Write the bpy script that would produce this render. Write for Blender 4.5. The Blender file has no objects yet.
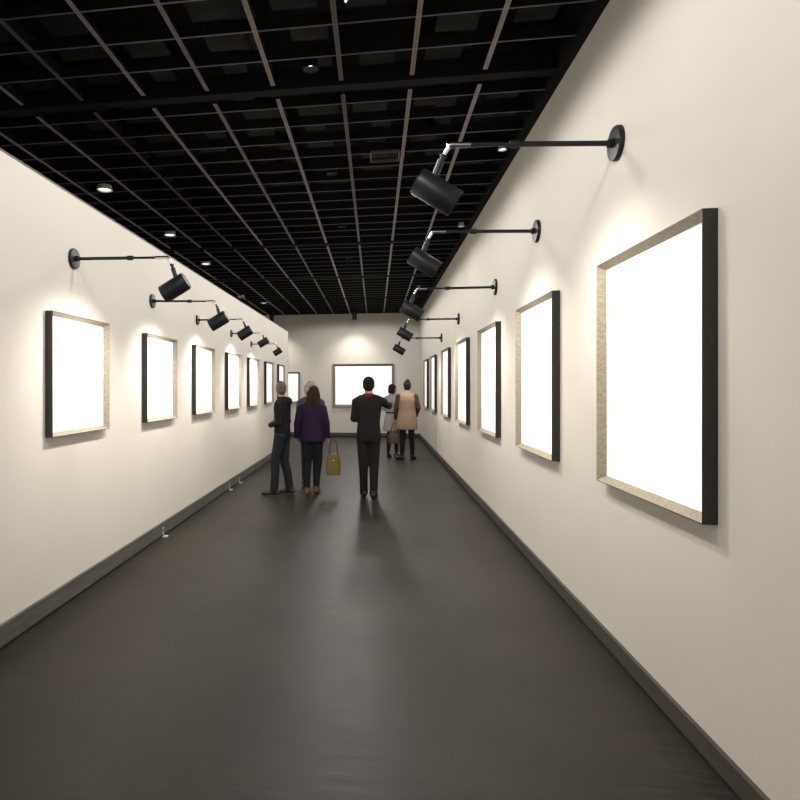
import bpy, bmesh, math, random
from mathutils import Vector, Matrix, Quaternion
S = bpy.context.scene
C = S.collection
PI = math.pi
rnd = random.Random(7)

# ---------------------------------------------------------------- camera, world, exposure
cam_d = bpy.data.cameras.new('camera'); cam = bpy.data.objects.new('camera', cam_d); C.objects.link(cam)
cam.location = (0, 0, 1.6)
cam.rotation_euler = (PI/2, 0, math.atan(92/600))
cam_d.sensor_width = 36; cam_d.lens = 27.0
cam_d.shift_x = (400-283)/800; cam_d.shift_y = -13/800
cam_d.clip_start = 0.05; cam_d.clip_end = 100
S.camera = cam
S.view_settings.view_transform = 'Standard'; S.view_settings.look = 'None'
S.view_settings.gamma = 1; S.view_settings.use_curve_mapping = False
S.view_settings.exposure = 0.0
W = bpy.data.worlds.new('world'); S.world = W; W.use_nodes = True
bg = W.node_tree.nodes['Background']; bg.inputs[0].default_value = (1.0, .95, .88, 1); bg.inputs[1].default_value = .85

P_DOWN, P_ARM, P_BACK, P_FILL = 12, 78, 105, 78     # lamp powers, watts; the last is for the added fill row

# room: right wall plane, partition plane, ceiling, back wall
RX, LX, CZ, BY = 1.40, -2.259, 3.94, 19.4
LTOP, LEND = 3.045, 15.6
OX = -4.6                                # outer left wall beyond the partition
FRONT = -5.0

# ---------------------------------------------------------------- materials
def mat(name, col, rough=.6, metal=0, noise=None, bump=None, emit=None, spec=.5, stretch=(1,1,1), coat=0):
    m = bpy.data.materials.new(name); m.use_nodes = True
    nt = m.node_tree; b = nt.nodes['Principled BSDF']
    b.inputs['Base Color'].default_value = (*col, 1); b.inputs['Roughness'].default_value = rough
    b.inputs['Metallic'].default_value = metal; b.inputs['Specular IOR Level'].default_value = spec
    b.inputs['Coat Weight'].default_value = coat
    tc = nt.nodes.new('ShaderNodeTexCoord'); mp = nt.nodes.new('ShaderNodeMapping')
    mp.inputs['Scale'].default_value = stretch
    nt.links.new(tc.outputs['Object'], mp.inputs[0])
    if noise:                                  # (scale, amount)
        n = nt.nodes.new('ShaderNodeTexNoise'); n.inputs['Scale'].default_value = noise[0]; n.inputs['Detail'].default_value = 6
        nt.links.new(mp.outputs[0], n.inputs['Vector'])
        r = nt.nodes.new('ShaderNodeValToRGB')
        a = noise[1]
        r.color_ramp.elements[0].position = .3; r.color_ramp.elements[1].position = .7
        r.color_ramp.elements[0].color = (*[c*(1-a) for c in col], 1)
        r.color_ramp.elements[1].color = (*[min(1, c*(1+a)) for c in col], 1)
        nt.links.new(n.outputs[0], r.inputs[0]); nt.links.new(r.outputs[0], b.inputs['Base Color'])
    if bump:                                   # (scale, strength, distance)
        n2 = nt.nodes.new('ShaderNodeTexNoise'); n2.inputs['Scale'].default_value = bump[0]; n2.inputs['Detail'].default_value = 4
        nt.links.new(mp.outputs[0], n2.inputs['Vector'])
        bp = nt.nodes.new('ShaderNodeBump'); bp.inputs['Strength'].default_value = bump[1]; bp.inputs['Distance'].default_value = bump[2]
        nt.links.new(n2.outputs[0], bp.inputs['Height']); nt.links.new(bp.outputs[0], b.inputs['Normal'])
    if emit:
        b.inputs['Emission Color'].default_value = (*emit[0], 1); b.inputs['Emission Strength'].default_value = emit[1]
    return m

M = {}
M['wall'] = mat('wall_paint', (.69, .655, .60), .85, noise=(1.3, .02), bump=(90, .08, .002), spec=.2)
M['plenum'] = mat('plenum_black', (.006, .006, .0055), .9, noise=(2.5, .5), spec=.1)
M['panel'] = mat('ceiling_panel_charcoal', (.016, .016, .0145), .8, noise=(9, .3), spec=.2)
M['rail'] = mat('rail_grey_brown', (.21, .18, .155), .4, metal=.3, noise=(30, .15))
M['rail_dim'] = mat('rail_dark_brown', (.09, .076, .066), .5, metal=.2, noise=(30, .15))
M['blade'] = mat('blade_black', (.005, .005, .005), .8, spec=.15)
M['edge'] = mat('flange_edge', (.12, .10, .085), .45, metal=.2)
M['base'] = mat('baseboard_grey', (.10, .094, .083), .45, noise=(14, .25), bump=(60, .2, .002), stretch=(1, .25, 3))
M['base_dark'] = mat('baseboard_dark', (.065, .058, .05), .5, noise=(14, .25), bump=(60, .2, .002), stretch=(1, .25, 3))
M['gap'] = mat('shadow_gap_black', (.012, .011, .010), .8)
M['black_metal'] = mat('black_powder_coat', (.010, .012, .013), .42, metal=.0, noise=(60, .1), coat=.0, spec=.3)
M['chrome'] = mat('brushed_chrome', (.62, .62, .61), .22, metal=1)
M['frame_black'] = mat('frame_black_lacquer', (.018, .015, .013), .4, noise=(40, .3), stretch=(4, 4, .6))
M['frame_wood'] = mat('frame_inner_oak', (.33, .285, .205), .5, noise=(26, .28), bump=(40, .2, .002), stretch=(3, 1, 3))
M['frame_grey'] = mat('frame_grey_wood', (.17, .15, .12), .5, noise=(26, .28))
M['canvas'] = mat('white_display_panel', (.93, .93, .92), .6, noise=(3, .01), emit=((1, 1, 1), .5), spec=.2)  # slight glow added so the blank panels come out full white
M['lens'] = mat('lamp_lens', (.9, .9, .85), .2, emit=((1, .93, .8), 4))
M['glow'] = mat('downlight_glow', (.9, .9, .85), .3, emit=((1, .95, .86), 1.6))
M['white_plastic'] = mat('white_plastic', (.55, .54, .5), .35)
M['skin'] = mat('skin', (.50, .30, .22), .5, noise=(30, .06))
M['skin_dark'] = mat('lips', (.32, .13, .11), .5)
M['eye_white'] = mat('eye', (.7, .68, .64), .2, noise=(90, .1))

# floor: dark brown-grey satin sheet with brushed streaks
m = bpy.data.materials.new('floor_satin'); m.use_nodes = True; nt = m.node_tree; b = nt.nodes['Principled BSDF']
L_ = nt.links.new
tc = nt.nodes.new('ShaderNodeTexCoord')
def nz(scale, st, detail=6):
    mp = nt.nodes.new('ShaderNodeMapping'); mp.inputs['Scale'].default_value = st
    L_(tc.outputs['Object'], mp.inputs[0])
    n = nt.nodes.new('ShaderNodeTexNoise'); n.inputs['Scale'].default_value = scale; n.inputs['Detail'].default_value = detail
    L_(mp.outputs[0], n.inputs['Vector']); return n
n1 = nz(1.1, (1, 1, 1)); n2 = nz(9, (.5, 3.6, 1), 9); n3 = nz(45, (.5, 3, 1), 3)
mx = nt.nodes.new('ShaderNodeMath'); mx.operation = 'ADD'; L_(n1.outputs[0], mx.inputs[0]); L_(n2.outputs[0], mx.inputs[1])
mx2 = nt.nodes.new('ShaderNodeMath'); mx2.operation = 'MULTIPLY'; mx2.inputs[1].default_value = .5; L_(mx.outputs[0], mx2.inputs[0])
rp = nt.nodes.new('ShaderNodeValToRGB'); rp.color_ramp.elements[0].position = .32; rp.color_ramp.elements[1].position = .68
rp.color_ramp.elements[0].color = (.011, .0092, .0072, 1); rp.color_ramp.elements[1].color = (.041, .0348, .027, 1)
L_(mx2.outputs[0], rp.inputs[0]); L_(rp.outputs[0], b.inputs['Base Color'])
rr = nt.nodes.new('ShaderNodeMapRange'); rr.inputs[3].default_value = .30; rr.inputs[4].default_value = .60
L_(n2.outputs[0], rr.inputs[0]); L_(rr.outputs[0], b.inputs['Roughness'])
bp = nt.nodes.new('ShaderNodeBump'); bp.inputs['Strength'].default_value = .4; bp.inputs['Distance'].default_value = .003
L_(n3.outputs[0], bp.inputs['Height']); L_(bp.outputs[0], b.inputs['Normal'])
b.inputs['Specular IOR Level'].default_value = .28
M['floor'] = m

# ---------------------------------------------------------------- mesh helpers
def box(bm, x0, x1, y0, y1, z0, z1, mi=0):
    vs = [bm.verts.new((x, y, z)) for x in (x0, x1) for y in (y0, y1) for z in (z0, z1)]
    for f in ((0,1,3,2), (4,6,7,5), (0,4,5,1), (2,3,7,6), (0,2,6,4), (1,5,7,3)):
        fc = bm.faces.new([vs[i] for i in f]); fc.material_index = mi
def frame_of(t):
    t = t.normalized(); a = Vector((0, 1, 0)) if abs(t.y) < .9 else Vector((1, 0, 0))
    u = a.cross(t).normalized(); v = t.cross(u).normalized(); return u, v
def tube(bm, pts, rad, n=14, mi=0, cap=True, ref=None):
    pts = [Vector(p) for p in pts]; rings = []
    for i, p in enumerate(pts):
        t = (pts[min(i+1, len(pts)-1)] - pts[max(i-1, 0)])
        if ref is not None:
            t.normalize(); u = (Vector(ref) - t*t.dot(Vector(ref))).normalized(); v = t.cross(u)
        else: u, v = frame_of(t)
        r = rad[i] if isinstance(rad, (list, tuple)) else rad
        rx, ry = r if isinstance(r, (list, tuple)) else (r, r)
        rings.append([bm.verts.new(p + u*(rx*math.cos(2*PI*k/n)) + v*(ry*math.sin(2*PI*k/n))) for k in range(n)])
    for a, c in zip(rings, rings[1:]):
        for k in range(n):
            f = bm.faces.new((a[k], a[(k+1) % n], c[(k+1) % n], c[k])); f.material_index = mi; f.smooth = True
    if cap:
        for r_, fl in ((rings[0], True), (rings[-1], False)):
            f = bm.faces.new(list(reversed(r_)) if fl else r_); f.material_index = mi
def lathe(bm, prof, n=32, axis='z', mi=0):
    """prof = [(r, h)]; spun about the axis through the origin"""
    def P(r, h, a):
        c, s = r*math.cos(a), r*math.sin(a)
        return {'z': (c, s, h), 'x': (h, c, s), 'y': (s, h, c)}[axis]
    rings = [[bm.verts.new(P(max(r, 1e-5), h, 2*PI*k/n)) for k in range(n)] for r, h in prof]
    for a, c in zip(rings, rings[1:]):
        for k in range(n):
            f = bm.faces.new((a[k], a[(k+1) % n], c[(k+1) % n], c[k])); f.material_index = mi; f.smooth = True
def ball(bm, c, r, rot=None, seg=20):
    mtx = Matrix.Translation(Vector(c)) @ (rot.to_matrix().to_4x4() if rot else Matrix.Identity(4)) @ Matrix.Diagonal((*r, 1))
    bmesh.ops.create_uvsphere(bm, u_segments=seg, v_segments=seg//2+2, radius=1, matrix=mtx)
def obj(name, bm, m, parent=None, bevel=0, weld=False, auto=True):
    if weld: bmesh.ops.remove_doubles(bm, verts=bm.verts, dist=1e-5)
    bmesh.ops.recalc_face_normals(bm, faces=bm.faces)
    if bevel:
        bmesh.ops.bevel(bm, geom=[e for e in bm.edges if not e.smooth or e.calc_face_angle(0) > .6], offset=bevel, segments=2, affect='EDGES', clamp_overlap=True)
    me = bpy.data.meshes.new(name); bm.to_mesh(me); bm.free()
    for mm in (m if isinstance(m, (list, tuple)) else [m]): me.materials.append(mm)
    if any(p.use_smooth for p in me.polygons):
        me.set_sharp_from_angle(angle=math.radians(40))
    o = bpy.data.objects.new(name, me); C.objects.link(o)
    if parent: o.parent = parent
    return o
def tag(o, label=None, cat=None, group=None, kind=None):
    for k, v in (('label', label), ('category', cat), ('group', group), ('kind', kind)):
        if v: o[k] = v
    return o
def empty(name, loc, rot=(0, 0, 0)):
    o = bpy.data.objects.new(name, None); C.objects.link(o); o.location = loc; o.rotation_euler = rot
    o.empty_display_size = .1; return o
def struct(name, bm, m, parent=None, **k):
    o = obj(name, bm, m, parent, **k)
    if not parent: o['kind'] = 'structure'
    return o
def fused(name, bm, m, parent, voxel, smooth=4, facet=None):
    """one continuous surface from overlapping solids"""
    bmesh.ops.recalc_face_normals(bm, faces=bm.faces)
    me = bpy.data.meshes.new(name); bm.to_mesh(me); bm.free()
    t = bpy.data.objects.new('tmp', me); C.objects.link(t)
    r = t.modifiers.new('r', 'REMESH'); r.mode = 'VOXEL'; r.voxel_size = voxel
    s = t.modifiers.new('s', 'SMOOTH'); s.factor = .5; s.iterations = smooth
    dg = bpy.context.evaluated_depsgraph_get(); dg.update()
    me2 = bpy.data.meshes.new_from_object(t.evaluated_get(dg))
    bpy.data.objects.remove(t); bpy.data.meshes.remove(me)
    me2.name = name; me2.materials.clear(); me2.materials.append(m)
    for p in me2.polygons: p.use_smooth = True
    o = bpy.data.objects.new(name, me2); C.objects.link(o); o.parent = parent
    return o
def spot(parent, loc, aim, power, size, blend=.8, radius=.04, col=(1, .925, .82)):
    d = bpy.data.lights.new('spot', 'SPOT'); d.energy = power; d.spot_size = math.radians(size); d.spot_blend = blend
    d.shadow_soft_size = radius; d.color = col
    o = bpy.data.objects.new('lamp_light', d); C.objects.link(o); o.parent = parent; o.location = loc
    o.rotation_euler = Vector(aim).to_track_quat('-Z', 'Y').to_euler(); return o

# ---------------------------------------------------------------- the setting
bm = bmesh.new(); box(bm, OX-.1, RX+.1, FRONT, BY+.1, -.12, 0); struct('floor', bm, M['floor'])
bm = bmesh.new(); box(bm, RX, RX+.15, FRONT, BY+.15, 0, CZ+.5); struct('wall_right', bm, M['wall'])
bm = bmesh.new(); box(bm, LX-.16, LX, FRONT, LEND, 0, LTOP); struct('wall_left', bm, M['wall'])
bm = bmesh.new(); box(bm, OX-.15, OX, FRONT, BY+.15, 0, CZ+.5); struct('wall_outer', bm, M['wall'])
bm = bmesh.new(); box(bm, OX, RX, BY, BY+.15, 0, CZ+.5); struct('wall_back', bm, M['wall'])
# thin dark edging on the top and the end of the partition
bm = bmesh.new(); box(bm, LX-.165, LX+.004, FRONT, LEND+.008, LTOP, LTOP+.012); box(bm, LX-.165, LX+.004, LEND, LEND+.008, 0, LTOP)
struct('trim_1', bm, M['rail_dim'])
# wall joint and floor joint near the far end
bm = bmesh.new(); box(bm, RX-.002, RX, 14.27, 14.285, .12, .78); struct('trim_2', bm, M['gap'])
bm = bmesh.new(); box(bm, .62, RX-.03, 13.33, 13.37, 0, .003); struct('trim_3', bm, M['gap'])

def baseboard(name, pts):
    """boards with a recessed black plinth; pts = (x0,x1,y0,y1, side)"""
    x0, x1, y0, y1, side, h = pts
    bm = bmesh.new()
    t = .018
    if side == 'r': box(bm, x1-t, x1, y0, y1, .028, h); box(bm, x1-.01, x1, y0, y1, 0, .028, 1); box(bm, x1-t-.004, x1, y0, y1, h-.014, h+.002)
    if side == 'l': box(bm, x0, x0+t, y0, y1, .022, h); box(bm, x0, x0+.01, y0, y1, 0, .022, 1); box(bm, x0, x0+t+.004, y0, y1, h-.012, h+.002)
    if side == 'b': box(bm, x0, x1, y1-t, y1, .028, h); box(bm, x0, x1, y1-.01, y1, 0, .028, 1)
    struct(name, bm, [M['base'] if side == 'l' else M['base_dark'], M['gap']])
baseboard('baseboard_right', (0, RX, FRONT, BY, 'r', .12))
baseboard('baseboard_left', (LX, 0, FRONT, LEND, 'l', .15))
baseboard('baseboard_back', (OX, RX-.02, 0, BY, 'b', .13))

# ---- ceiling: black slab, charcoal infill plates, hanging grid of rails and cross bars
bm = bmesh.new(); box(bm, OX, RX, FRONT, BY, CZ+.32, CZ+.42)
ceil = struct('ceiling', bm, M['plenum'])
rails_x = [-3.90+.5273*i for i in range(10)]      # ... -.74, -.21, .32, .85
rails_x = [x-.045 for x in rails_x]
beams = [-.2, 4.70, 9.84, 12.84, 15.9]
def gaps(a, b):
    out = []; p = a
    for c in beams + [b+1]:
        if c-.05 > b: break
        out.append((p, c-.11)); p = c+.11
    out.append((p, b)); return out
for i, x in enumerate(rails_x):
    bm = bmesh.new()
    for y0, y1 in gaps(FRONT, BY-.05):
        for s in (-.009, .009):
            box(bm, x+s-.0075, x+s+.0075, y0, y1, CZ-.003, CZ)
        box(bm, x-.004, x+.004, y0, y1, CZ, CZ+.05, 1)
    obj('rail', bm, [M['rail_dim'] if i in (3, 5, 7) else M['rail'], M['blade']], ceil)
y = 3.51 - .3667*22
k = 0
while y < BY-.1:
    if not any(abs(y-c) < .1 for c in beams):
        bm = bmesh.new()
        box(bm, OX, RX-.07, y-.004, y+.004, CZ+.004, CZ+.085)
        box(bm, OX, RX-.07, y-.005, y+.005, CZ-.001, CZ+.003, 1)
        obj('cross_bar', bm, [M['blade'], M['edge']], ceil)
    y += .3667; k += 1
for c in beams:
    bm = bmesh.new(); box(bm, OX, RX-.02, c-.05, c+.05, CZ-.006, CZ+.14); obj('beam', bm, M['blade'], ceil)
bm = bmesh.new(); box(bm, RX-.075, RX-.001, FRONT, BY, CZ-.010, CZ+.31); box(bm, RX-.080, RX-.072, FRONT, BY, CZ-.016, CZ-.012)
obj('edge_channel', bm, M['blade'], ceil)
# charcoal plates and ducts up inside the grid
bm = bmesh.new()
for i in range(len(rails_x)):
    x = rails_x[i]; yy = -1.5
    while yy < BY-.6:
        w = rnd.choice([.18, .26, .3, .36]); o_ = rnd.uniform(.03, .5-w-.03) if w < .42 else .03
        l = rnd.choice([.22, .26, .3])
        if rnd.random() < .75: box(bm, x+o_, x+o_+w, yy+.03, yy+.03+l, CZ+.13, CZ+.15)
        yy += .3667
p_ = obj('infill_panel', bm, M['panel'], ceil); p_['kind'] = 'stuff'
bm = bmesh.new()
for x in (-2.7, -1.0, .55): box(bm, x, x+.16, FRONT, BY-.2, CZ+.19, CZ+.30)
obj('duct', bm, M['panel'], ceil)

# ---------------------------------------------------------------- picture frames
def make_frame(name, label, cat, group, wall, y0, w, z0, h, t, rail=.034, wood='frame_wood'):
    """local: width along u, out of the wall along n, origin at lower centre on the wall"""
    if wall == 'r': root = empty(name, (RX, y0+w/2, z0), (0, 0, -PI/2))
    elif wall == 'l': root = empty(name, (LX, y0+w/2, z0), (0, 0, PI/2))
    else: root = empty(name, (y0+w/2, BY, z0), (0, 0, 0))
    tag(root, label, cat, group)
    # local frame: front faces -Y ; right wall: local -Y -> world -X
    W2 = w/2; d = t*.22
    # mitred rails: black outer side, wooden face sloping in to the panel
    O = [(-W2, 0), (W2, 0), (W2, h), (-W2, h)]; I = [(-W2+rail, rail), (W2-rail, rail), (W2-rail, h-rail), (-W2+rail, h-rail)]
    for q in range(4):
        bm = bmesh.new(); e = (q+1) % 4; e_ = .004
        def P(p, i, y): return bm.verts.new((p[i][0], y, p[i][1]))
        E_ = [(x - math.copysign(e_, x), z + (e_ if z < h/2 else -e_)) for x, z in O]
        a0, a1 = P(O, q, 0), P(O, e, 0); b0, b1 = P(O, q, -t), P(O, e, -t); l0, l1 = P(E_, q, -t), P(E_, e, -t)
        c0, c1 = P(I, q, -d), P(I, e, -d); g0, g1 = P(I, q, 0), P(I, e, 0)
        for vs, mi in (((a0, a1, b1, b0), 0), ((b0, b1, l1, l0), 0), ((l0, l1, c1, c0), 1), ((c0, c1, g1, g0), 1), ((g0, g1, a1, a0), 0), ((a0, b0, l0, c0, g0), 0), ((a1, g1, c1, l1, b1), 0)):
            f = bm.faces.new(vs); f.material_index = mi
        obj('frame_rail', bm, [M['frame_black' if wood == 'frame_wood' else wood], M[wood]], root)
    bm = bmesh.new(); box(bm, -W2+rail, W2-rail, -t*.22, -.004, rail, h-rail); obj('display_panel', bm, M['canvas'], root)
    bm = bmesh.new(); box(bm, -W2+rail*.5, W2-rail*.5, -.004, 0, rail*.5, h-rail*.5); obj('backing', bm, M['frame_black'], root)
    return root

rw = ['largest black framed white display panel, nearest on the right wall',
      'second black framed white display panel from the front on the right wall',
      'third black framed white display panel from the front on the right wall',
      'fourth black framed white display panel from the front on the right wall',
      'fifth narrow looking white display panel from the front on the right wall',
      'white display panel next to last towards the far end of the right wall',
      'farthest white display panel on the right wall, nearest the end wall']
for y0, lab in zip((2.72, 4.86, 7.04, 9.26, 11.53, 14.08, 16.14), rw):
    make_frame('picture_frame', lab, 'picture frame', 'framed white panels along the right wall', 'r', y0, 1.2, 1.03, 1.31, .06)
lw = ['large framed white display panel nearest on the left wall, below the nearest left lamp',
      'second framed white display panel from the front on the left wall',
      'third framed white display panel from the front on the left wall',
      'fourth framed white display panel from the front on the left wall',
      'fifth framed white display panel from the front on the left wall',
      'sixth framed white display panel from the front on the left wall',
      'farthest framed white display panel on the left wall, above the dark hooded top']
for y0, lab in zip((3.86, 5.61, 7.23, 8.90, 10.49, 12.15, 13.81), lw):
    make_frame('picture_frame', lab, 'picture frame', 'framed white panels along the left wall', 'l', y0, .9, 1.25, .88, .055, rail=.030)
make_frame('picture_frame', 'wide grey framed white display panel on the end wall behind the man in black', 'picture frame', 'framed white panels on the end wall',
           'b', -1.34, 1.94, .96, 1.38, .06, rail=.075, wood='frame_grey')
make_frame('picture_frame', 'small grey framed white display panel on the end wall beside the partition edge', 'picture frame', 'framed white panels on the end wall',
           'b', -3.42, 1.0, 1.08, 1.01, .05, rail=.055, wood='frame_grey')

# ---------------------------------------------------------------- wall lamps on long arms
def make_lamp(label, group, side, y, z, arm, drop, head_l, head_d, k, tilt=0):
    """side +1: on the left wall, arm points +X; -1: on the right wall. Built along local +X, turned for the right wall"""
    root = empty('wall_lamp', (LX if side > 0 else RX, y, z), (0, 0, 0 if side > 0 else PI))
    tag(root, label, 'lamp', group)
    pr = .100*k
    bm = bmesh.new()
    lathe(bm, [(0, 0), (pr, 0), (pr, .018*k), (pr*.96, .027*k), (pr*.8, .030*k), (0, .030*k)], 40, 'x'); obj('wall_plate', bm, M['black_metal'], root)
    bm = bmesh.new(); lathe(bm, [(0, .026*k), (.026*k, .026*k), (.026*k, .055*k), (.018*k, .062*k), (0, .062*k)], 24, 'x'); obj('arm_socket', bm, M['black_metal'], root)
    bm = bmesh.new()
    a1 = arm*.60
    lathe(bm, [(0, .03*k), (.0155*k, .03*k), (.0155*k, a1), (0, a1)], 20, 'x')
    lathe(bm, [(0, a1), (.0115*k, a1), (.0115*k, arm*.86), (0, arm*.86)], 20, 'x')
    obj('arm', bm, M['black_metal'], root)
    bm = bmesh.new(); lathe(bm, [(0, a1-.03*k), (.021*k, a1-.03*k), (.023*k, a1-.02*k), (.023*k, a1+.02*k), (.018*k, a1+.03*k), (0, a1+.03*k)], 20, 'x'); obj('collar', bm, M['black_metal'], root)
    # chrome elbow: short straight piece and bend down to the stem
    q = Vector((arm+drop*.33, 0, -drop*.95))          # where the stem meets the head
    e0 = Vector((arm*.86, 0, 0)); e1 = Vector((arm-.01, 0, 0))
    dn = (q-Vector((arm, 0, 0))).normalized()
    bm = bmesh.new()
    tube(bm, [e0, e0+(e1-e0)*.5, e1-Vector((.012, 0, 0)), e1+Vector((.006, 0, -.004)), e1+dn*.02, Vector((arm, 0, 0))+dn*drop*.38], [.016*k, .016*k, .016*k, .015*k, .013*k, .011*k], 16)
    obj('elbow', bm, M['chrome'], root)
    bm = bmesh.new()
    A = Vector((arm, 0, 0))+dn*drop*.36
    B = q+dn*.03
    tube(bm, [A, A+dn*.008, A+dn*.010, A+dn*.030, A+dn*.032, B], [.021*k, .021*k, .014*k, .014*k, .022*k, .020*k], 16)
    obj('stem', bm, M['black_metal'], root)
    # head: a can whose open end tips down towards the wall
    ang = math.radians(31)
    ax = Vector((-math.cos(ang), 0, -math.sin(ang)))   # beam direction
    up = Vector((-math.sin(ang), 0, math.cos(ang)))
    ctr = q - up*head_d*.5 + ax*head_l*.24
    r, l = head_d/2, head_l
    rot = ax.to_track_quat('Z', 'Y')
    bm = bmesh.new()
    lathe(bm, [(0, -l/2), (r*.93, -l/2), (r, -l/2+.008), (r, l/2-.004), (r*.97, l/2), (r*.93, l/2), (r*.90, l/2-.03), (r*.62, -l*.1), (0, -l*.1)], 40, 'z')
    body = obj('lamp_head', bm, M['black_metal'], root); body.location = ctr; body.rotation_euler = rot.to_euler()
    bm = bmesh.new(); lathe(bm, [(0, -l*.09), (r*.6, -l*.09), (r*.6, -l*.07), (0, -l*.05)], 24, 'z'); obj('lens', bm, M['lens'], body)
    bm = bmesh.new()
    lathe(bm, [(0, -l/2-.006), (r*.9, -l/2-.006), (r*.9, -l/2)], 32, 'z'); obj('end_cap', bm, M['black_metal'], body)
    lo = spot(root, ctr+ax*(l/2+.01), ax*.7+Vector((0, 0, -.5)), P_ARM, 125, 1.0, .03)
    Rm = Matrix.Rotation(-math.radians(tilt), 4, 'Y')
    for c_ in root.children:
        if not c_.name.startswith('wall_plate'):
            c_.matrix_local = Rm @ (Matrix.Translation(c_.location) @ c_.rotation_euler.to_matrix().to_4x4())
    return root
Rl = ['largest black wall lamp on a long arm, nearest on the right wall', 'second black wall lamp from the front on the right wall',
      'third black wall lamp from the front on the right wall', 'fourth black wall lamp from the front on the right wall',
      'farthest and smallest black wall lamp on the right wall']
#        y      z     arm   drop  head_l head_d  k
for lab, a in zip(Rl, [(3.75, 3.02, .965, .195, .27, .165, 1.0, 3), (5.49, 2.955, .905, .185, .265, .16, .97, 2), (7.32, 2.77, .92, .17, .26, .155, .95),
                       (10.45, 2.75, .85, .16, .25, .155, .95), (13.05, 2.64, .85, .155, .25, .15, .95)]):
    make_lamp(lab, 'black arm lamps on the right wall', -1, *a)
Ll = ['largest black wall lamp on a long arm, nearest on the left wall', 'second black wall lamp from the front on the left wall',
      'third black wall lamp from the front on the left wall', 'fourth black wall lamp from the front on the left wall',
      'farthest and smallest black wall lamp on the left wall']
for lab, a in zip(Ll, [(4.25, 2.57, .76, .15, .20, .135, .78, -1), (5.87, 2.48, .67, .125, .19, .13, .72, -1.5), (7.45, 2.46, .60, .105, .18, .125, .66),
                       (9.29, 2.45, .50, .085, .165, .11, .6), (10.84, 2.39, .47, .085, .15, .11, .58)]):
    make_lamp(lab, 'black arm lamps on the left wall', 1, *a)

# ---------------------------------------------------------------- ceiling fittings
def downlight(x, y, label, group, power=P_DOWN, aim=(0, 0, -1), r=.075, size=125):
    root = empty('downlight_or_fill', (x, y, CZ)); tag(root, label, 'ceiling light', group)
    bm = bmesh.new(); lathe(bm, [(r, .05), (r, -.004), (r*1.22, -.005), (r*1.25, -.002), (r*1.1, 0), (r*1.05, .05)], 28, 'z'); obj('trim_ring', bm, M['white_plastic'], root)
    bm = bmesh.new(); lathe(bm, [(0, .010), (r*.98, .010), (r*.98, .014), (0, .014)], 24, 'z'); obj('diffuser', bm, M['glow'], root)
    spot(root, (0, 0, -.03), aim, power, size, .9, .06)
    return root
G = 'small round downlights in the black ceiling grid'
downlight(-3.17, 6.72, 'bright round downlight in the ceiling grid above the left partition, nearest of its row', G, 14)
downlight(-3.12, 8.87, 'round downlight in the ceiling grid above the left partition, second of its row', G, 14)
downlight(-3.18, 11.06, 'round downlight in the ceiling grid above the left partition, third of its row', G, 14)
downlight(-3.44, 15.25, 'tiny downlight near the far left corner of the ceiling grid', G, 14)
downlight(-3.06, 16.44, 'farthest tiny downlight at the far left of the ceiling grid', G, 14)
for y, lab in ((6.17, 'small downlight at the right ceiling edge above the nearest lamp arm'),
               (9.02, 'small downlight at the right ceiling edge above the second lamp arm'),
               (14.51, 'small downlight at the right ceiling edge near the far end')):
    downlight(1.02 if y > 14 else 1.24, y, lab, G, P_DOWN, (-.6, 0, -1), .035)
# added fill: a row of spots in invented black fittings brightens the hall
for y in (-2.2, .35, 2.55, 4.4, 6.6, 8.8, 11.0, 13.2, 15.4, 17.4):
    root = empty('downlight_or_fill', (-.47, y, CZ)); tag(root, 'added fill light in a small black rim along the middle of the ceiling grid', 'ceiling light', 'added fill lights along the ceiling centre')
    bm = bmesh.new(); lathe(bm, [(.05, .06), (.05, 0), (.062, 0), (.062, .06)], 24, 'z'); obj('trim_ring', bm, M['blade'], root)
    bm = bmesh.new(); lathe(bm, [(0, .05), (.05, .05), (.05, .054), (0, .054)], 20, 'z'); obj('diffuser', bm, M['lens'], root)
    spot(root, (0, 0, -.17), (0, 0, -1), P_FILL*(1.15 if y < 3 else 1), 176, .15, .15, (1, .965, .91))

def track_spot(x, y, label):
    root = empty('ceiling_spotlight', (x, y, CZ-.006)); tag(root, label, 'ceiling light', 'black cylinder spotlights at the end wall')
    bm = bmesh.new(); lathe(bm, [(0, 0), (.03, 0), (.03, -.03), (0, -.03)], 16, 'z'); obj('mount', bm, M['black_metal'], root)
    bm = bmesh.new(); lathe(bm, [(0, -.03), (.064, -.035), (.068, -.05), (.068, -.25), (.062, -.27), (.056, -.265), (.05, -.2), (0, -.2)], 24, 'z'); obj('lamp_housing', bm, M['black_metal'], root)
    bm = bmesh.new(); lathe(bm, [(0, -.212), (.045, -.212), (.045, -.205), (0, -.205)], 20, 'z'); obj('lens', bm, M['lens'], root)
    spot(root, (0, 0, -.28), (0, .42, -1), P_BACK, 100, 1.0, .05)
track_spot(-3.2, 18.55, 'short black cylinder spotlight hanging at the end wall, left one above the partition')
track_spot(-.62, 18.55, 'short black cylinder spotlight hanging above the wide panel on the end wall')

# bright lamp whose tip shows at the top of the view
root = empty('pendant_light', (-.165, 3.52, CZ)); tag(root, 'bright white light tip at the top edge of the ceiling', 'ceiling light')
bm = bmesh.new(); tube(bm, [(0, -.12, -.012), (0, .05, -.012), (-.012, .125, -.012)], [.028, .022, .004], 12); obj('tube', bm, M['glow'], root)
bm = bmesh.new(); box(bm, -.02, .02, -.14, .06, 0, .03); obj('housing', bm, M['black_metal'], root)

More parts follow.
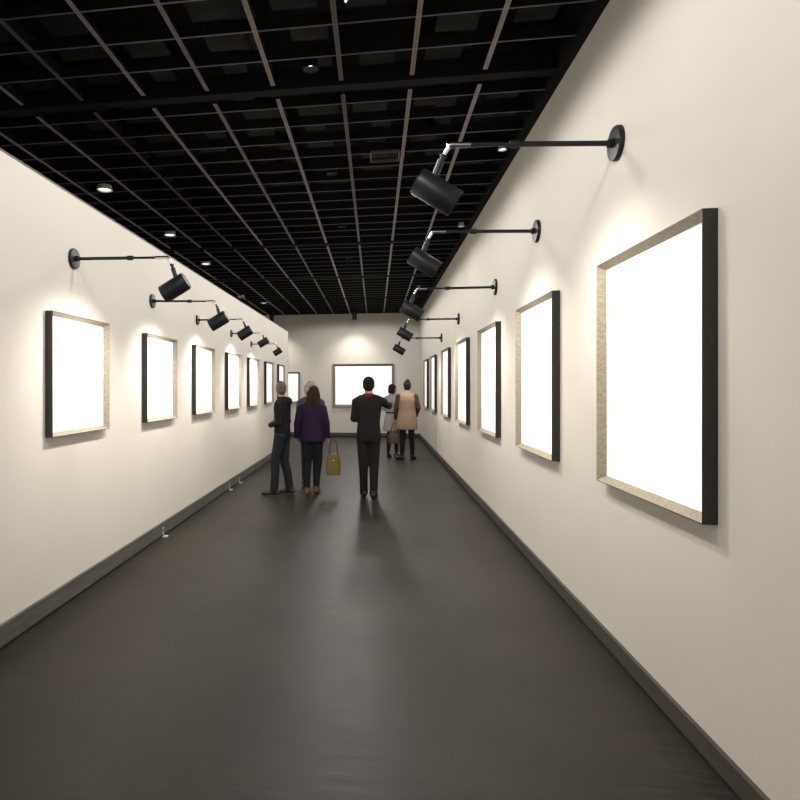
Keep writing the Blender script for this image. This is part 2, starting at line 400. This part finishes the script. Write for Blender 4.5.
# ventilation grille among the grid cells
root = empty('ceiling_vent', (.10, 6.2, CZ+.004)); tag(root, 'small dark slatted vent grille in the middle of the ceiling grid', 'vent')
bm = bmesh.new()
for a in ((-.15, .15, -.13, -.115), (-.15, .15, .115, .13), (-.15, -.135, -.13, .13), (.135, .15, -.13, .13)): box(bm, *a, -.004, .02)
obj('frame', bm, M['rail_dim'], root)
for i in range(9):
    bm = bmesh.new(); box(bm, -.122+i*.029, -.112+i*.029, -.115, .115, -.002, .018); obj('slat', bm, M['panel'], root)

# pale outlets at the foot of the left wall
for y, lab in ((6.14, 'pale L shaped outlet bracket on the left baseboard, nearest one'), (9.09, 'small pale outlet bracket on the left baseboard, middle one'),
               (9.78, 'small pale outlet bracket on the left baseboard, farthest one')):
    root = empty('floor_outlet', (LX+.022, y, 0)); tag(root, lab, 'outlet', 'pale outlets along the left baseboard')
    bm = bmesh.new(); box(bm, 0, .006, -.018, .018, .02, .105); obj('plate', bm, M['white_plastic'], root, bevel=.002)
    bm = bmesh.new(); box(bm, .0, .05, -.03, .03, 0, .012); obj('foot', bm, M['white_plastic'], root, bevel=.002)
    bm = bmesh.new(); box(bm, .006, .010, -.009, .009, .06, .085); obj('socket', bm, M['gap'], root)

# ---------------------------------------------------------------- people
def cloth(name, col, rough=.85, nzs=40): return mat(name, col, rough, noise=(nzs, .18), bump=(120, .3, .003), spec=.2)

def hand(bm, wrist, d, palm, s, thumb_side, curl=.5):
    """palm, four bent fingers and a thumb; d = direction of the hand, palm = palm normal, thumb_side = direction of the thumb edge"""
    d = Vector(d).normalized(); n = Vector(palm); n = (n - d*n.dot(d)).normalized(); t = Vector(thumb_side); t = (t - d*t.dot(d) - n*t.dot(n)).normalized()
    w = Vector(wrist)
    tube(bm, [w-d*.02*s, w+d*.015*s, w+d*.05*s, w+d*.085*s], [(.026*s, .018*s), (.030*s, .017*s), (.040*s, .015*s), (.038*s, .013*s)], 14, ref=t)
    for i, (off, ln) in enumerate(((.030, .068), (.010, .078), (-.010, .072), (-.030, .056))):
        b0 = w + d*.070*s + t*off*s
        c1 = curl*(.5+.12*i); d1 = (d*math.cos(c1)+n*math.sin(c1)+t*off*1.6).normalized()
        c2 = curl*(1.3+.15*i); d2 = (d*math.cos(c2)+n*math.sin(c2)).normalized()
        c3 = curl*2.1; d3 = (d*math.cos(c3)+n*math.sin(c3)).normalized()
        p1 = b0+d1*ln*.5*s; p2 = p1+d2*ln*.32*s; p3 = p2+d3*ln*.26*s
        tube(bm, [b0, p1, p2, p3], [.0092*s, .0088*s, .0082*s, .0068*s], 10)
        ball(bm, p3, (.0068*s,)*3, seg=8)
    b0 = w + d*.020*s + t*.024*s; p1 = b0 + (d*.6+t*.75+n*.2).normalized()*.036*s; p2 = p1+(d*.9+t*.25+n*.35).normalized()*.03*s
    tube(bm, [b0, p1, p2], [.013*s, .0105*s, .0085*s], 10); ball(bm, p2, (.0085*s,)*3, seg=8)

def person(label, loc, heading, H, spec, name='person'):
    """local: +Y is where the body faces, +X its right side. spec: dict of joints in metres for a 1.70 m figure"""
    s = H/1.70
    root = empty(name, (loc[0], loc[1], 0), (0, 0, heading)); tag(root, label, 'person')
    V = lambda p: Vector(p)*s
    fem = spec.get('fem', False); sw = spec.get('sw', .165 if fem else .185)
    g = spec
    lift = g.get('heel', 0)
    hip = {1: V((.085, 0, .90)), -1: V((-.085, 0, .90))}
    knee = {k_: V(g['knee'][k_]) for k_ in (1, -1)}; ank = {k_: V(g['ankle'][k_]) for k_ in (1, -1)}
    sh = {k_: V((k_*sw, 0, 1.385)) for k_ in (1, -1)}
    elb = {k_: V(g['elbow'][k_]) for k_ in (1, -1)}; wri = {k_: V(g['wrist'][k_]) for k_ in (1, -1)}
    # ---- the body: one continuous surface
    bm = bmesh.new()
    tube(bm, [V((0, 0, z)) for z in (.84, .92, 1.02, 1.12, 1.26, 1.36, 1.42, 1.45)],
         [(.12*s, .08*s), (.15*s, .095*s), (.125*s, .085*s), (.12*s, .08*s), (.145*s, .095*s), (sw*.72*s, .075*s), (.085*s, .055*s), (.055*s, .055*s)], 20, ref=(1, 0, 0))
    tube(bm, [V((0, 0, 1.40)), V((0, .005, 1.46)), V((0, .015, 1.53))], [.060*s, .052*s, .055*s], 16)
    hd = Quaternion((0, 0, 1), g.get('head_turn', 0)) @ Quaternion((1, 0, 0), g.get('head_tilt', 0))
    hc = V((0, .022, 1.585)) + V(g.get('head_off', (0, 0, 0)))
    hp = lambda x, y_, z: hc + (hd @ Vector((x, y_, z)))*s
    ball(bm, hp(0, -.008, .018), (.076*s, .094*s, .098*s), hd)
    ball(bm, hp(0, .022, -.045), (.056*s, .066*s, .070*s), hd)
    tube(bm, [hp(0, .088, .022), hp(0, .106, -.012), hp(0, .112, -.026), hp(0, .092, -.034)], [.008*s, .013*s, .016*s, .010*s], 10)
    ball(bm, hp(0, .078, -.088), (.022*s, .016*s, .016*s), hd)
    ball(bm, hp(0, .085, .044), (.045*s, .012*s, .010*s), hd)
    for k_ in (1, -1):
        ball(bm, hp(k_*.077, -.012, -.005), (.009*s, .019*s, .031*s), hd)
        ball(bm, hp(k_*.042, .068, -.020), (.020*s, .016*s, .018*s), hd)
        tube(bm, [V((k_*.05, 0, 1.30)), sh[k_]+V((-k_*.012, 0, -.028)), (sh[k_]*.55+elb[k_]*.45), elb[k_], (elb[k_]*.6+wri[k_]*.4), wri[k_]],
             [.045*s, .040*s, .040*s, .036*s, .036*s, .024*s], 14)
        ball(bm, elb[k_], (.037*s,)*3)
        hdir = V(g.get('hdir', {}).get(k_, tuple((wri[k_]-elb[k_]).normalized()))); palm = g.get('palm', {}).get(k_, (-k_, 0, 0)); th = g.get('thumb', {}).get(k_, (0, 1, 0))
        hand(bm, wri[k_], hdir, palm, s*(.92 if fem else 1.0), th, g.get('curl', {}).get(k_, .45))
        tube(bm, [hip[k_]+V((0, 0, .03)), hip[k_]*.6+knee[k_]*.4, knee[k_], knee[k_]*.65+ank[k_]*.35+V((0, -.012, 0)), ank[k_]],
             [.078*s, .070*s, .050*s, .050*s, .033*s], 16)
        ball(bm, knee[k_], (.051*s,)*3)
        fd = V(g['foot'][k_]).normalized(); a = ank[k_]
        tube(bm, [a-fd*.045*s+V((0, 0, -.045)), a+fd*.03*s+V((0, 0, -.03)), a+fd*.10*s+V((0, 0, -.052-lift*.5)), a+fd*.165*s+V((0, 0, -.058-lift*.7))],
             [(.026*s, .022*s), (.032*s, .03*s), (.036*s, .018*s), (.022*s, .011*s)], 12, ref=(fd.y, -fd.x, 0))
    fused('body', bm, M['skin'], root, .0068, 2)
    for k_ in (1, -1):
        bm = bmesh.new(); ball(bm, hp(k_*.031, .076, .012), (.013*s, .011*s, .009*s), hd, 12); obj('eye', bm, M['eye_white'], root)
    bm = bmesh.new(); ball(bm, hp(0, .090, -.060), (.023*s, .010*s, .007*s), hd, 12); obj('mouth', bm, M['skin_dark'], root)
    # ---- hair
    bm = bmesh.new(); hs = g['hair']
    ball(bm, hp(0, -.022, .034), (.084*s, .096*s, .094*s), hd)
    ball(bm, hp(0, -.045, -.015), (.076*s, .068*s, .070*s), hd)
    if hs == 'long':
        for x_ in (-.045, 0, .045):
            tube(bm, [hp(x_, -.06, .03), hp(x_*1.3, -.085, -.08), hp(x_*1.5, -.09, -.17), hp(x_*1.4, -.10, -.26), hp(x_*.9, -.10, -.31)], [.05*s, .046*s, .042*s, .030*s, .010*s], 12)
        for x_ in (-.07, .07): tube(bm, [hp(x_, -.01, .03), hp(x_*1.12, .0, -.07), hp(x_*1.1, -.03, -.16)], [.026*s, .026*s, .018*s], 10)
    if hs == 'bob':
        for x_ in (-.062, -.03, .03, .062):
            tube(bm, [hp(x_, -.03, .05), hp(x_*1.15, -.04, -.04), hp(x_*1.1, -.04, -.105)], [.04*s, .038*s, .024*s], 12)
    if hs == 'bun':
        ball(bm, hp(.0, -.055, .115), (.048*s, .048*s, .042*s))
    fused('hair', bm, g['hair_mat'], root, .009*s, 3)
    # ---- top garment: torso and sleeves in one mesh
    bm = bmesh.new()
    rings = g['coat']                          # list of (z, rx, ry)
    tube(bm, [V((0, g.get('lean', {}).get(z, 0), z)) for z, _, _ in rings], [(a*s, b_*s) for _, a, b_ in rings], 26, ref=(1, 0, 0))
    ex = g.get('sleeve', .062)
    for k_ in (1, -1):
        w_ = wri[k_]; e_ = elb[k_]; own = g.get('sleeve_mat'); sb = bmesh.new() if own else bm
        pp = [V((k_*.06, 0, 1.34)), V((k_*sw*.82, 0, 1.392)), sh[k_]+V((k_*.012, 0, -.02)), sh[k_]*.5+e_*.5, e_, e_*.5+w_*.5, w_-(w_-e_).normalized()*.005*s]
        rr_ = [.078*s, (ex+.006)*s, (ex+.004)*s, ex*s, (ex-.004)*s, (ex-.012)*s, (ex-.020)*s]
        if own: pp, rr_ = pp[2:], rr_[2:]
        tube(sb, pp, rr_, 16); ball(sb, e_, ((ex-.003)*s,)*3)
        if own:
            ball(sb, pp[0], (rr_[0],)*3); fused('sleeve', sb, own, root, .010*s, 3)
    for k_ in (1, -1):
        tube(bm, [V((k_*.02, -.01, 1.425)), V((k_*sw*.55, -.008, 1.405)), V((k_*sw*.95, 0, 1.375))], [.055*s, .052*s, .048*s], 14)
    if g.get('hood'):
        ball(bm, V((0, -.09, 1.40)), (.11*s, .06*s, .075*s))
    fused(g.get('coat_name', 'jacket'), bm, g['coat_mat'], root, .011*s, 5)
    bm = bmesh.new()
    lathe(bm, [(.074*s, 1.405*s), (.080*s, 1.43*s), (.070*s, 1.475*s), (.060*s, 1.475*s), (.062*s, 1.41*s)], 24, 'z'); obj(g.get('collar_name', 'collar'), bm, g.get('collar_mat', g['coat_mat']), root)
    for k_ in (1, -1):                           # cuffs
        w_ = wri[k_]; dd = (w_-elb[k_]).normalized(); bm = bmesh.new()
        tube(bm, [w_-dd*.03*s, w_+dd*.008*s], [(ex-.013)*s, (ex-.016)*s], 18); obj('cuff', bm, g.get('sleeve_mat', g['coat_mat']), root)
    if g.get('belt'):
        z, a, b_ = g['belt']; bm = bmesh.new()
        tube(bm, [V((0, 0, z-.018)), V((0, 0, z+.018))], [(a*s, b_*s)]*2, 28, ref=(1, 0, 0)); obj('belt', bm, g.get('belt_mat', M['black_metal']), root)
    # ---- legs: trousers or tights
    bm = bmesh.new(); lw_ = g.get('leg', (.098, .078, .066, .060))
    tube(bm, [V((0, 0, z)) for z in (.83, .90, 1.0)], [(.15*s, .10*s), (.17*s, .115*s), (.145*s, .10*s)], 20, ref=(1, 0, 0))
    for k_ in (1, -1):
        tube(bm, [hip[k_]+V((0, 0, .02)), hip[k_]*.6+knee[k_]*.4, knee[k_], knee[k_]*.55+ank[k_]*.45+V((0, -.01, 0)), ank[k_]+V((0, 0, -.005 if g.get('leg_name') == 'tights' else -.035))],
             [lw_[0]*s, (lw_[0]+lw_[1])*.5*s, lw_[1]*s, lw_[2]*s, lw_[3]*s], 18)
    fused(g.get('leg_name', 'trousers'), bm, g['leg_mat'], root, .010*s, 4)
    # ---- shoes
    for k_ in (1, -1):
        bm = bmesh.new(); fd = V(g['foot'][k_]).normalized(); a = ank[k_].copy(); base = a.z
        G0 = lambda f_, z_: Vector((a.x, a.y, z_*s)) + fd*f_*s
        rf = (fd.y, -fd.x, 0)
        if lift:
            tube(bm, [G0(-.055, .045+lift), G0(-.01, .052+lift), G0(.05, .045+lift*.7), G0(.11, .030), G0(.165, .022), G0(.20, .016)], [(.02*s, .028*s), (.034*s, .034*s), (.036*s, .028*s), (.041*s, .026*s), (.034*s, .02*s), (.012*s, .012*s)], 16, ref=rf)
            tube(bm, [G0(-.045, .04+lift), G0(-.05, 0)], [.02*s, .011*s], 10)
            box(bm, *(lambda p: (p.x-.03*s, p.x+.03*s, p.y-.03*s, p.y+.03*s))(G0(.115, 0)), 0, .012*s)
        else:
            tube(bm, [G0(-.085, .045), G0(-.04, .055), G0(.03, .058), G0(.09, .045), G0(.15, .036), G0(.195, .03)], [(.02*s, .035*s), (.040*s, .05*s), (.043*s, .052*s), (.047*s, .042*s), (.042*s, .034*s), (.016*s, .022*s)], 16, ref=rf)
            tube(bm, [G0(-.02, .04), G0(-.02, .125)], [(.043*s, .043*s), (.045*s, .045*s)], 14)
        o = fused('shoe', bm, g['shoe_mat'], root, .008*s, 3)
        zmin = min(v.co.z for v in o.data.vertices)
        for v in o.data.vertices:
            v.co.z = max(v.co.z - zmin if lift else v.co.z, 0)
    return root

def bag(label, loc, rz, w, d, h, z0, strap_h, col, taper=.85, group=None):
    root = empty('handbag', (loc[0], loc[1], z0), (0, 0, rz)); tag(root, label, 'bag')
    bm = bmesh.new()
    rings = []
    for i in range(7):
        t = i/6; q = 1-(1-taper)*t; bulge = 1+.12*math.sin(PI*t)
        rings.append((h*t, w/2*q*bulge, d/2*(1-.35*t)*bulge))
    n = 28; R_ = []
    for z, a, b_ in rings:
        R_.append([bm.verts.new((math.copysign(abs(math.cos(2*PI*k/n))**.5, math.cos(2*PI*k/n))*a, math.copysign(abs(math.sin(2*PI*k/n))**.5, math.sin(2*PI*k/n))*b_, z)) for k in range(n)])
    for a, c in zip(R_, R_[1:]):
        for k in range(n):
            f = bm.faces.new((a[k], a[(k+1) % n], c[(k+1) % n], c[k])); f.smooth = True
    bm.faces.new(list(reversed(R_[0]))); bm.faces.new(R_[-1])
    mb = mat('bag_leather', col, .55, noise=(20, .2), bump=(60, .2, .003)); obj('bag_body', bm, mb, root)
    md = mat('bag_strap_leather', tuple(c*.5 for c in col), .5)
    for sgn in (1, -1):
        bm = bmesh.new(); pts = []
        for i in range(13):
            a = PI*i/12; pts.append((math.cos(a)*w*.30, sgn*d*.22*(1-math.sin(a)*.85), h*.96+math.sin(a)*strap_h))
        tube(bm, pts, .007, 8); obj('strap', bm, md, root)
    bm = bmesh.new(); box(bm, -w*.40, w*.40, -d*.30, d*.30, h-.004, h+.008); obj('zip_edge', bm, md, root)
    bm = bmesh.new(); ball(bm, (0, -d*.42, h*.72), (.014, .008, .014), seg=10); obj('clasp', bm, M['chrome'], root)
    return root

coat_m = [(.80, .19, .13), (.84, .20, .135), (.95, .195, .13), (1.06, .185, .125), (1.18, .20, .13), (1.30, .215, .135), (1.38, .19, .12), (1.43, .10, .085)]
coat_w = [(.80, .20, .14), (.84, .205, .145), (.95, .185, .13), (1.06, .155, .115), (1.18, .17, .12), (1.28, .18, .125), (1.37, .16, .105), (1.42, .085, .075)]

# 1: dark hooded figure at the left, half turned to the left wall
person('person in a black hooded top and dark jeans, leftmost, standing sideways with feet apart', (-1.36, 8.80), 1.40, 1.68, dict(
    knee={1: (.08, -.01, .49), -1: (-.08, .09, .50)}, ankle={1: (.09, -.09, .085), -1: (-.09, .10, .085)}, foot={1: (.15, 1, 0), -1: (-.15, 1, 0)},
    elbow={1: (.215, -.02, 1.10), -1: (-.215, -.02, 1.10)}, head_turn=-1.15, wrist={1: (.10, .15, 1.07), -1: (-.10, .15, 1.05)},
    hdir={1: (-1, .15, 0), -1: (1, .15, 0)}, palm={1: (0, -1, 0), -1: (0, -1, 0)}, thumb={1: (0, 0, 1), -1: (0, 0, 1)}, curl={1: .3, -1: .3},
    hair='short', hair_mat=mat('hair_grey_brown', (.09, .075, .065), .6, noise=(50, .3)), hood=True,
    coat=[(.88, .155, .115), (.95, .165, .12), (1.06, .155, .115), (1.18, .165, .12), (1.30, .18, .125), (1.38, .165, .115), (1.43, .09, .08)],
    coat_mat=cloth('hooded_top_black', (.012, .011, .013)), coat_name='hooded_top', sleeve=.055,
    leg_mat=cloth('jeans_dark', (.022, .024, .030)), leg=(.095, .072, .064, .062), shoe_mat=mat('sneaker_dark', (.05, .045, .042), .6)))
# 2: pale-haired person partly hidden behind the woman in purple
person('pale grey haired person in a dark coat mostly hidden behind the woman in purple', (-1.02, 9.58), .1, 1.69, dict(fem=True,
    knee={1: (.09, .04, .49), -1: (-.09, .0, .49)}, ankle={1: (.09, .03, .085), -1: (-.09, -.05, .085)}, foot={1: (.1, 1, 0), -1: (-.1, 1, 0)},
    elbow={1: (.21, -.02, 1.11), -1: (-.21, -.02, 1.11)}, wrist={1: (.215, .04, .87), -1: (-.215, .04, .87)},
    hair='bob', hair_mat=mat('hair_pale_grey', (.24, .22, .20), .7, noise=(50, .2)),
    coat=[(.74, .17, .12)] + coat_w[2:], coat_mat=cloth('coat_charcoal', (.06, .055, .06)), coat_name='coat', sleeve=.05,
    collar_name='scarf', collar_mat=cloth('scarf_beige', (.42, .35, .27)),
    leg_mat=cloth('trousers_charcoal', (.03, .03, .033)), leg=(.088, .066, .056, .05), shoe_mat=mat('boot_black', (.02, .018, .016), .5)))
# 3: woman in purple
p3 = person('woman with long dark hair in a purple jacket and black trousers, walking away', (-.93, 8.92), -.05, 1.61, dict(fem=True,
    knee={1: (.08, .09, .49), -1: (-.075, .03, .50)}, ankle={1: (.06, .04, .085), -1: (-.06, -.12, .09)}, foot={1: (.08, 1, 0), -1: (-.08, 1, 0)},
    elbow={1: (.235, -.02, 1.12), -1: (-.235, -.03, 1.12)}, wrist={1: (.25, .03, .90), -1: (-.255, .02, .89)}, head_off=(.035, 0, 0), head_turn=-.3,
    hair='long', hair_mat=mat('hair_dark_brown', (.028, .016, .010), .7, noise=(50, .3), spec=.15),
    coat=[(.83, .205, .14), (.87, .21, .145), (.95, .20, .14), (1.06, .175, .125), (1.18, .18, .125), (1.30, .185, .125), (1.37, .165, .11), (1.42, .085, .075)],
    coat_mat=cloth('jacket_purple', (.024, .011, .036)), sleeve=.056, curl={1: .8, -1: .4},
    leg_mat=cloth('trousers_black', (.014, .013, .015)), leg=(.10, .070, .056, .046), shoe_mat=mat('boot_tan', (.14, .085, .045), .6)))
bag('mustard yellow handbag carried low beside the woman in purple', (-.612, 8.95), .15, .20, .10, .30, .29, .26, (.17, .125, .02), .9)
# 4: man in black
person('man in a black jacket and black trousers with right elbow raised, standing alone', (-.09, 8.68), -.04, 1.74, dict(
    knee={1: (.075, .05, .49), -1: (-.075, .02, .50)}, ankle={1: (.070, -.04, .085), -1: (-.07, .08, .085)}, foot={1: (.15, 1, 0), -1: (-.15, 1, 0)},
    elbow={1: (.275, .12, 1.30), -1: (-.205, .0, 1.12)}, wrist={1: (.10, .28, 1.36), -1: (-.12, .20, 1.08)},
    hdir={1: (-.6, .3, .7), -1: (1, .2, .1)}, palm={1: (-.4, -1, 0), -1: (0, -1, 0)}, thumb={1: (-.5, 0, .8), -1: (0, 0, 1)}, curl={1: .6, -1: .5},
    hair='short', hair_mat=mat('hair_dark', (.012, .010, .009), .7, noise=(50, .3), spec=.15), head_off=(.0, .0, 0),
    sw=.165, coat=[(z, a*(.84 if z > 1 and z < 1.2 else .86), b_*.92) for z, a, b_ in coat_m], coat_mat=cloth('jacket_black', (.014, .012, .012)), sleeve=.057, collar_name='scarf', collar_mat=cloth('scarf_red', (.12, .022, .02)),
    leg_mat=cloth('trousers_black_wool', (.017, .014, .013)), leg=(.09, .070, .060, .056), shoe_mat=mat('shoe_black', (.012, .011, .01), .35)))
# 5: woman in the grey belted coat
person('woman with dark bobbed hair in a light grey belted coat, black tights and heels', (.39, 13.72), -.35, 1.66, dict(fem=True, heel=.055,
    knee={1: (.075, .03, .53), -1: (-.07, .0, .53)}, ankle={1: (.10, .0, .14), -1: (-.09, -.04, .14)}, foot={1: (1, .5, 0), -1: (.0, 1, 0)},
    elbow={1: (.20, .0, 1.14), -1: (-.21, .0, 1.14)}, wrist={1: (.12, .17, 1.10), -1: (-.10, .17, 1.06)}, head_turn=-.6,
    hdir={1: (-1, .3, 0), -1: (1, .3, 0)}, palm={1: (0, -1, 0), -1: (0, -1, 0)}, thumb={1: (0, 0, 1), -1: (0, 0, 1)},
    hair='bob', hair_mat=mat('hair_brown_black', (.012, .010, .009), .7, noise=(50, .3), spec=.15),
    coat=[(.62, .225, .165), (.68, .225, .165), (.82, .205, .15), (.95, .185, .135), (1.05, .15, .115), (1.18, .165, .12), (1.30, .175, .12), (1.38, .15, .10), (1.43, .085, .075)],
    coat_mat=cloth('coat_light_grey', (.29, .275, .255)), coat_name='coat', sleeve=.054, belt=(1.05, .162, .128), belt_mat=cloth('belt_dark', (.04, .035, .035)),
    leg_mat=cloth('tights_black', (.016, .014, .013)), leg_name='tights', leg=(.085, .058, .053, .038), shoe_mat=mat('heels_black', (.012, .01, .01), .3)))
# 6: woman in the tan coat
person('woman with pinned up hair in a tan coat with dark sleeves and black tights', (.69, 13.38), .05, 1.73, dict(fem=True,
    knee={1: (.10, .01, .49), -1: (-.085, .01, .49)}, ankle={1: (.115, .0, .085), -1: (-.11, -.02, .085)}, foot={1: (.5, 1, 0), -1: (-.75, 1, 0)},
    elbow={1: (.235, -.03, 1.13), -1: (-.225, -.02, 1.13)}, wrist={1: (.205, .10, .95), -1: (-.235, .05, .90)}, head_turn=.25,
    hair='bun', hair_mat=mat('hair_near_black', (.012, .010, .009), .7, noise=(50, .3), spec=.15),
    coat=[(.66, .225, .165), (.70, .23, .17), (.82, .22, .16), (.95, .205, .145), (1.06, .19, .13), (1.18, .19, .13), (1.30, .19, .13), (1.38, .165, .11), (1.43, .09, .08)],
    sleeve_mat=cloth('sleeve_dark_brown', (.055, .03, .028)), coat_mat=cloth('coat_tan', (.27, .185, .14)), coat_name='coat', sleeve=.060, curl={1: .4, -1: .9},
    collar_mat=cloth('collar_cream', (.4, .3, .22)),
    leg_mat=cloth('tights_black_thick', (.014, .012, .012)), leg_name='tights', leg=(.088, .062, .057, .042), shoe_mat=mat('shoe_flat_black', (.012, .01, .01), .4)))
bag('dark brown handbag hanging between the two women near the end wall', (.43, 13.43), .1, .27, .12, .24, .36, .22, (.055, .035, .025), .9)
